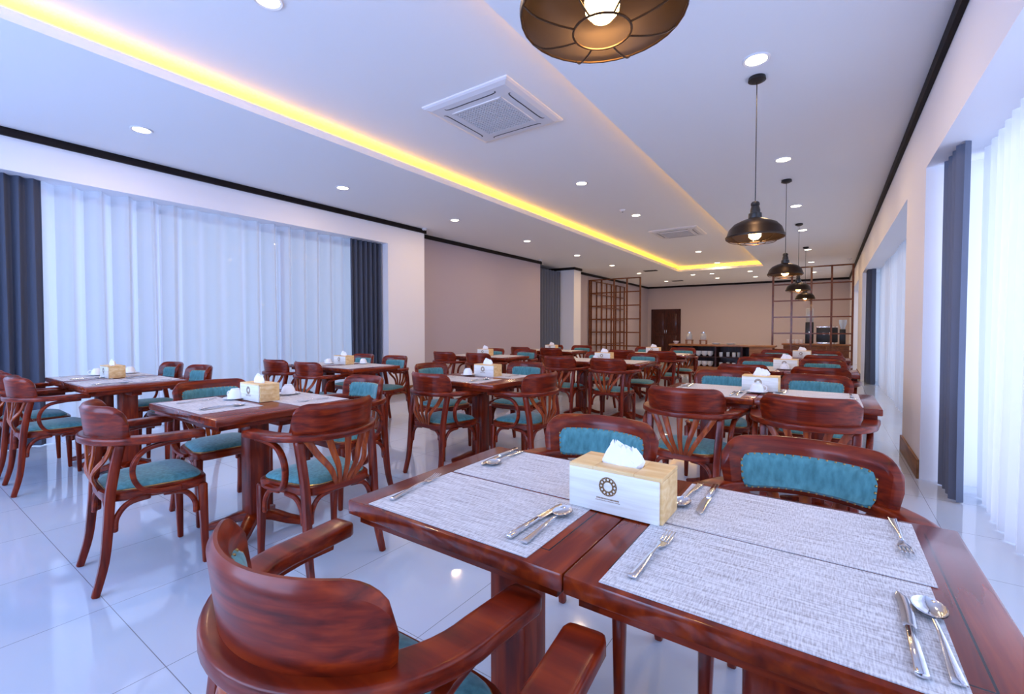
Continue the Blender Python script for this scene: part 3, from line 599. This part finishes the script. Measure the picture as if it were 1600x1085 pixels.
for r, z in ((('lower'), .14), (('upper'), .415)):
    for i, x in enumerate((.14, .28, .44)): MG.put((-3.66+x, 13.35, z), 0, 'white mug on the %s counter shelf, left bay, %s from the left' % (r, ('first', 'second', 'third')[i]), 'mugs on the counter shelves, left bay, '+r)
    for i, x in enumerate((.70, .86, 1.01)):
        for k in range(3): BW.put((-3.66+x, 13.38, z+k*.03), 0, 'white bowl, %s of the %s stack on the %s counter shelf' % (('bottom', 'middle', 'top')[k], ('left', 'central', 'right')[i], r), 'stacked bowls on the counter, '+r)
    for i, x in enumerate((1.28, 1.44, 1.60, 1.70)): MG.put((-3.66+x, 13.35+.1*(i % 2), z), 0, 'white mug on the %s counter shelf, right bay, %s from the left' % (r, ('first', 'second', 'third', 'fourth')[i]), 'mugs on the counter shelves, right bay, '+r)
BW.put((-3.58, 13.45, .735), 0, 'large pale bowl at the left end of the counter')
CLEAR = mat('clear_jar', (.85, .88, .9), .08, Transmission_Weight=.6)
def mk_jar(label):
    t = thing('drink_jar', label, 'jar'); b = B()
    for x, y in ((-.08, -.06), (.08, -.06), (-.08, .06), (.08, .06)): box(b, x-.01, x+.01, y-.01, y+.01, 0, .10)
    box(b, -.10, .10, -.08, .08, .10, .12, .003); obj('stand', b, TOPW, t, False); obj('jar', lathe(B(), [(.07, .121), (.078, .14), (.078, .26), (.05, .30), (.05, .31), (.001, .31)], n=20), CLEAR, t)
    obj('lid', lathe(B(), [(.052, .311), (.052, .33), (.01, .335), (.01, .35), (.001, .35)], n=16), STEEL, t); return t
JR = Proto(mk_jar); JR.put((-3.22, 13.45, .735), 0, 'glass drink jar on a wooden stand, left of two'); JR.put((-2.85, 13.45, .735), 0, 'glass drink jar on a wooden stand, right of two')
def mk_plate(label): return tag(obj('plate_stack', lathe(B(), [(.07, 0), (.12, .012), (.12, .016), (.08, .016), (.12, .028), (.12, .032), (.08, .032), (.12, .044), (.12, .048), (.001, .04)], n=24), CHINA), label, 'plates')
PL = Proto(mk_plate); PL.put((-2.52, 13.45, .735), 0, 'stack of white plates on the counter beside the right jar'); PL.put((-2.15, 13.45, .735), 0, 'stack of white plates towards the counter centre'); 
t = thing('side_counter', 'wooden side counter behind the right lattice screen', 'counter', (-1.1, 15.6, 0)); obj('countertop', box(B(), -.04, 1.6, -.03, .62, .69, .735, .005), TOPW, t); obj('cabinet', box(B(), 0, 1.56, 0, .6, 0, .69, .003), TOPW, t, False)
for k in range(3): d_ = obj('cabinet_door', box(B(), .02+k*.515, .515+k*.515, -.015, 0, .06, .67, .003), BROWN, t); obj('handle', box(B(), .25+k*.515, .30+k*.515, -.03, -.015, .55, .57, .002), STEEL, d_)
t = thing('coffee_machine', 'black coffee machine with chrome front on the side counter', 'coffee machine', (-.05, 15.85, .735))
obj('body', box(B(), -.25, .25, -.18, .22, .05, .46, .01), BLACK, t); obj('group_head', box(box(B(), -.10, -.04, -.26, -.18, .26, .32, .004), .04, .10, -.26, -.18, .26, .32, .004), STEEL, t); obj('drip_tray', box(B(), -.22, .22, -.27, .0, .0, .05, .004), STEEL, t); obj('cup_rail', box(B(), -.25, .25, -.18, .22, .462, .50, .004), STEEL, t)
t = thing('water_dispenser', 'pale drink dispenser with clear tank beside the coffee machine', 'dispenser', (-.47, 15.95, .735)); obj('base', box(B(), -.1, .1, -.14, .14, 0, .62, .01), BLACK, t); obj('tank', box(B(), -.09, .09, -.13, .13, .62, 1.02, .02), CLEAR, t); obj('tap', box(B(), -.015, .015, -.18, -.14, .30, .36, .003), STEEL, t)
t = thing('coffee_grinder', 'black grinder with a clear hopper at the end of the side counter', 'grinder', (.31, 15.85, .735)); obj('body', box(B(), -.07, .07, -.1, .1, 0, .42, .01), BLACK, t); obj('hopper', lathe(B(), [(.04, .42), (.09, .58), (.09, .68), (.001, .69)], n=20), CLEAR, t)
for k in range(4): MG.put((-.66-.11*k, 15.75, .735), 0, 'white mug on the side counter, %s from the dispenser' % ('first', 'second', 'third', 'fourth')[k], 'mugs on the side counter')
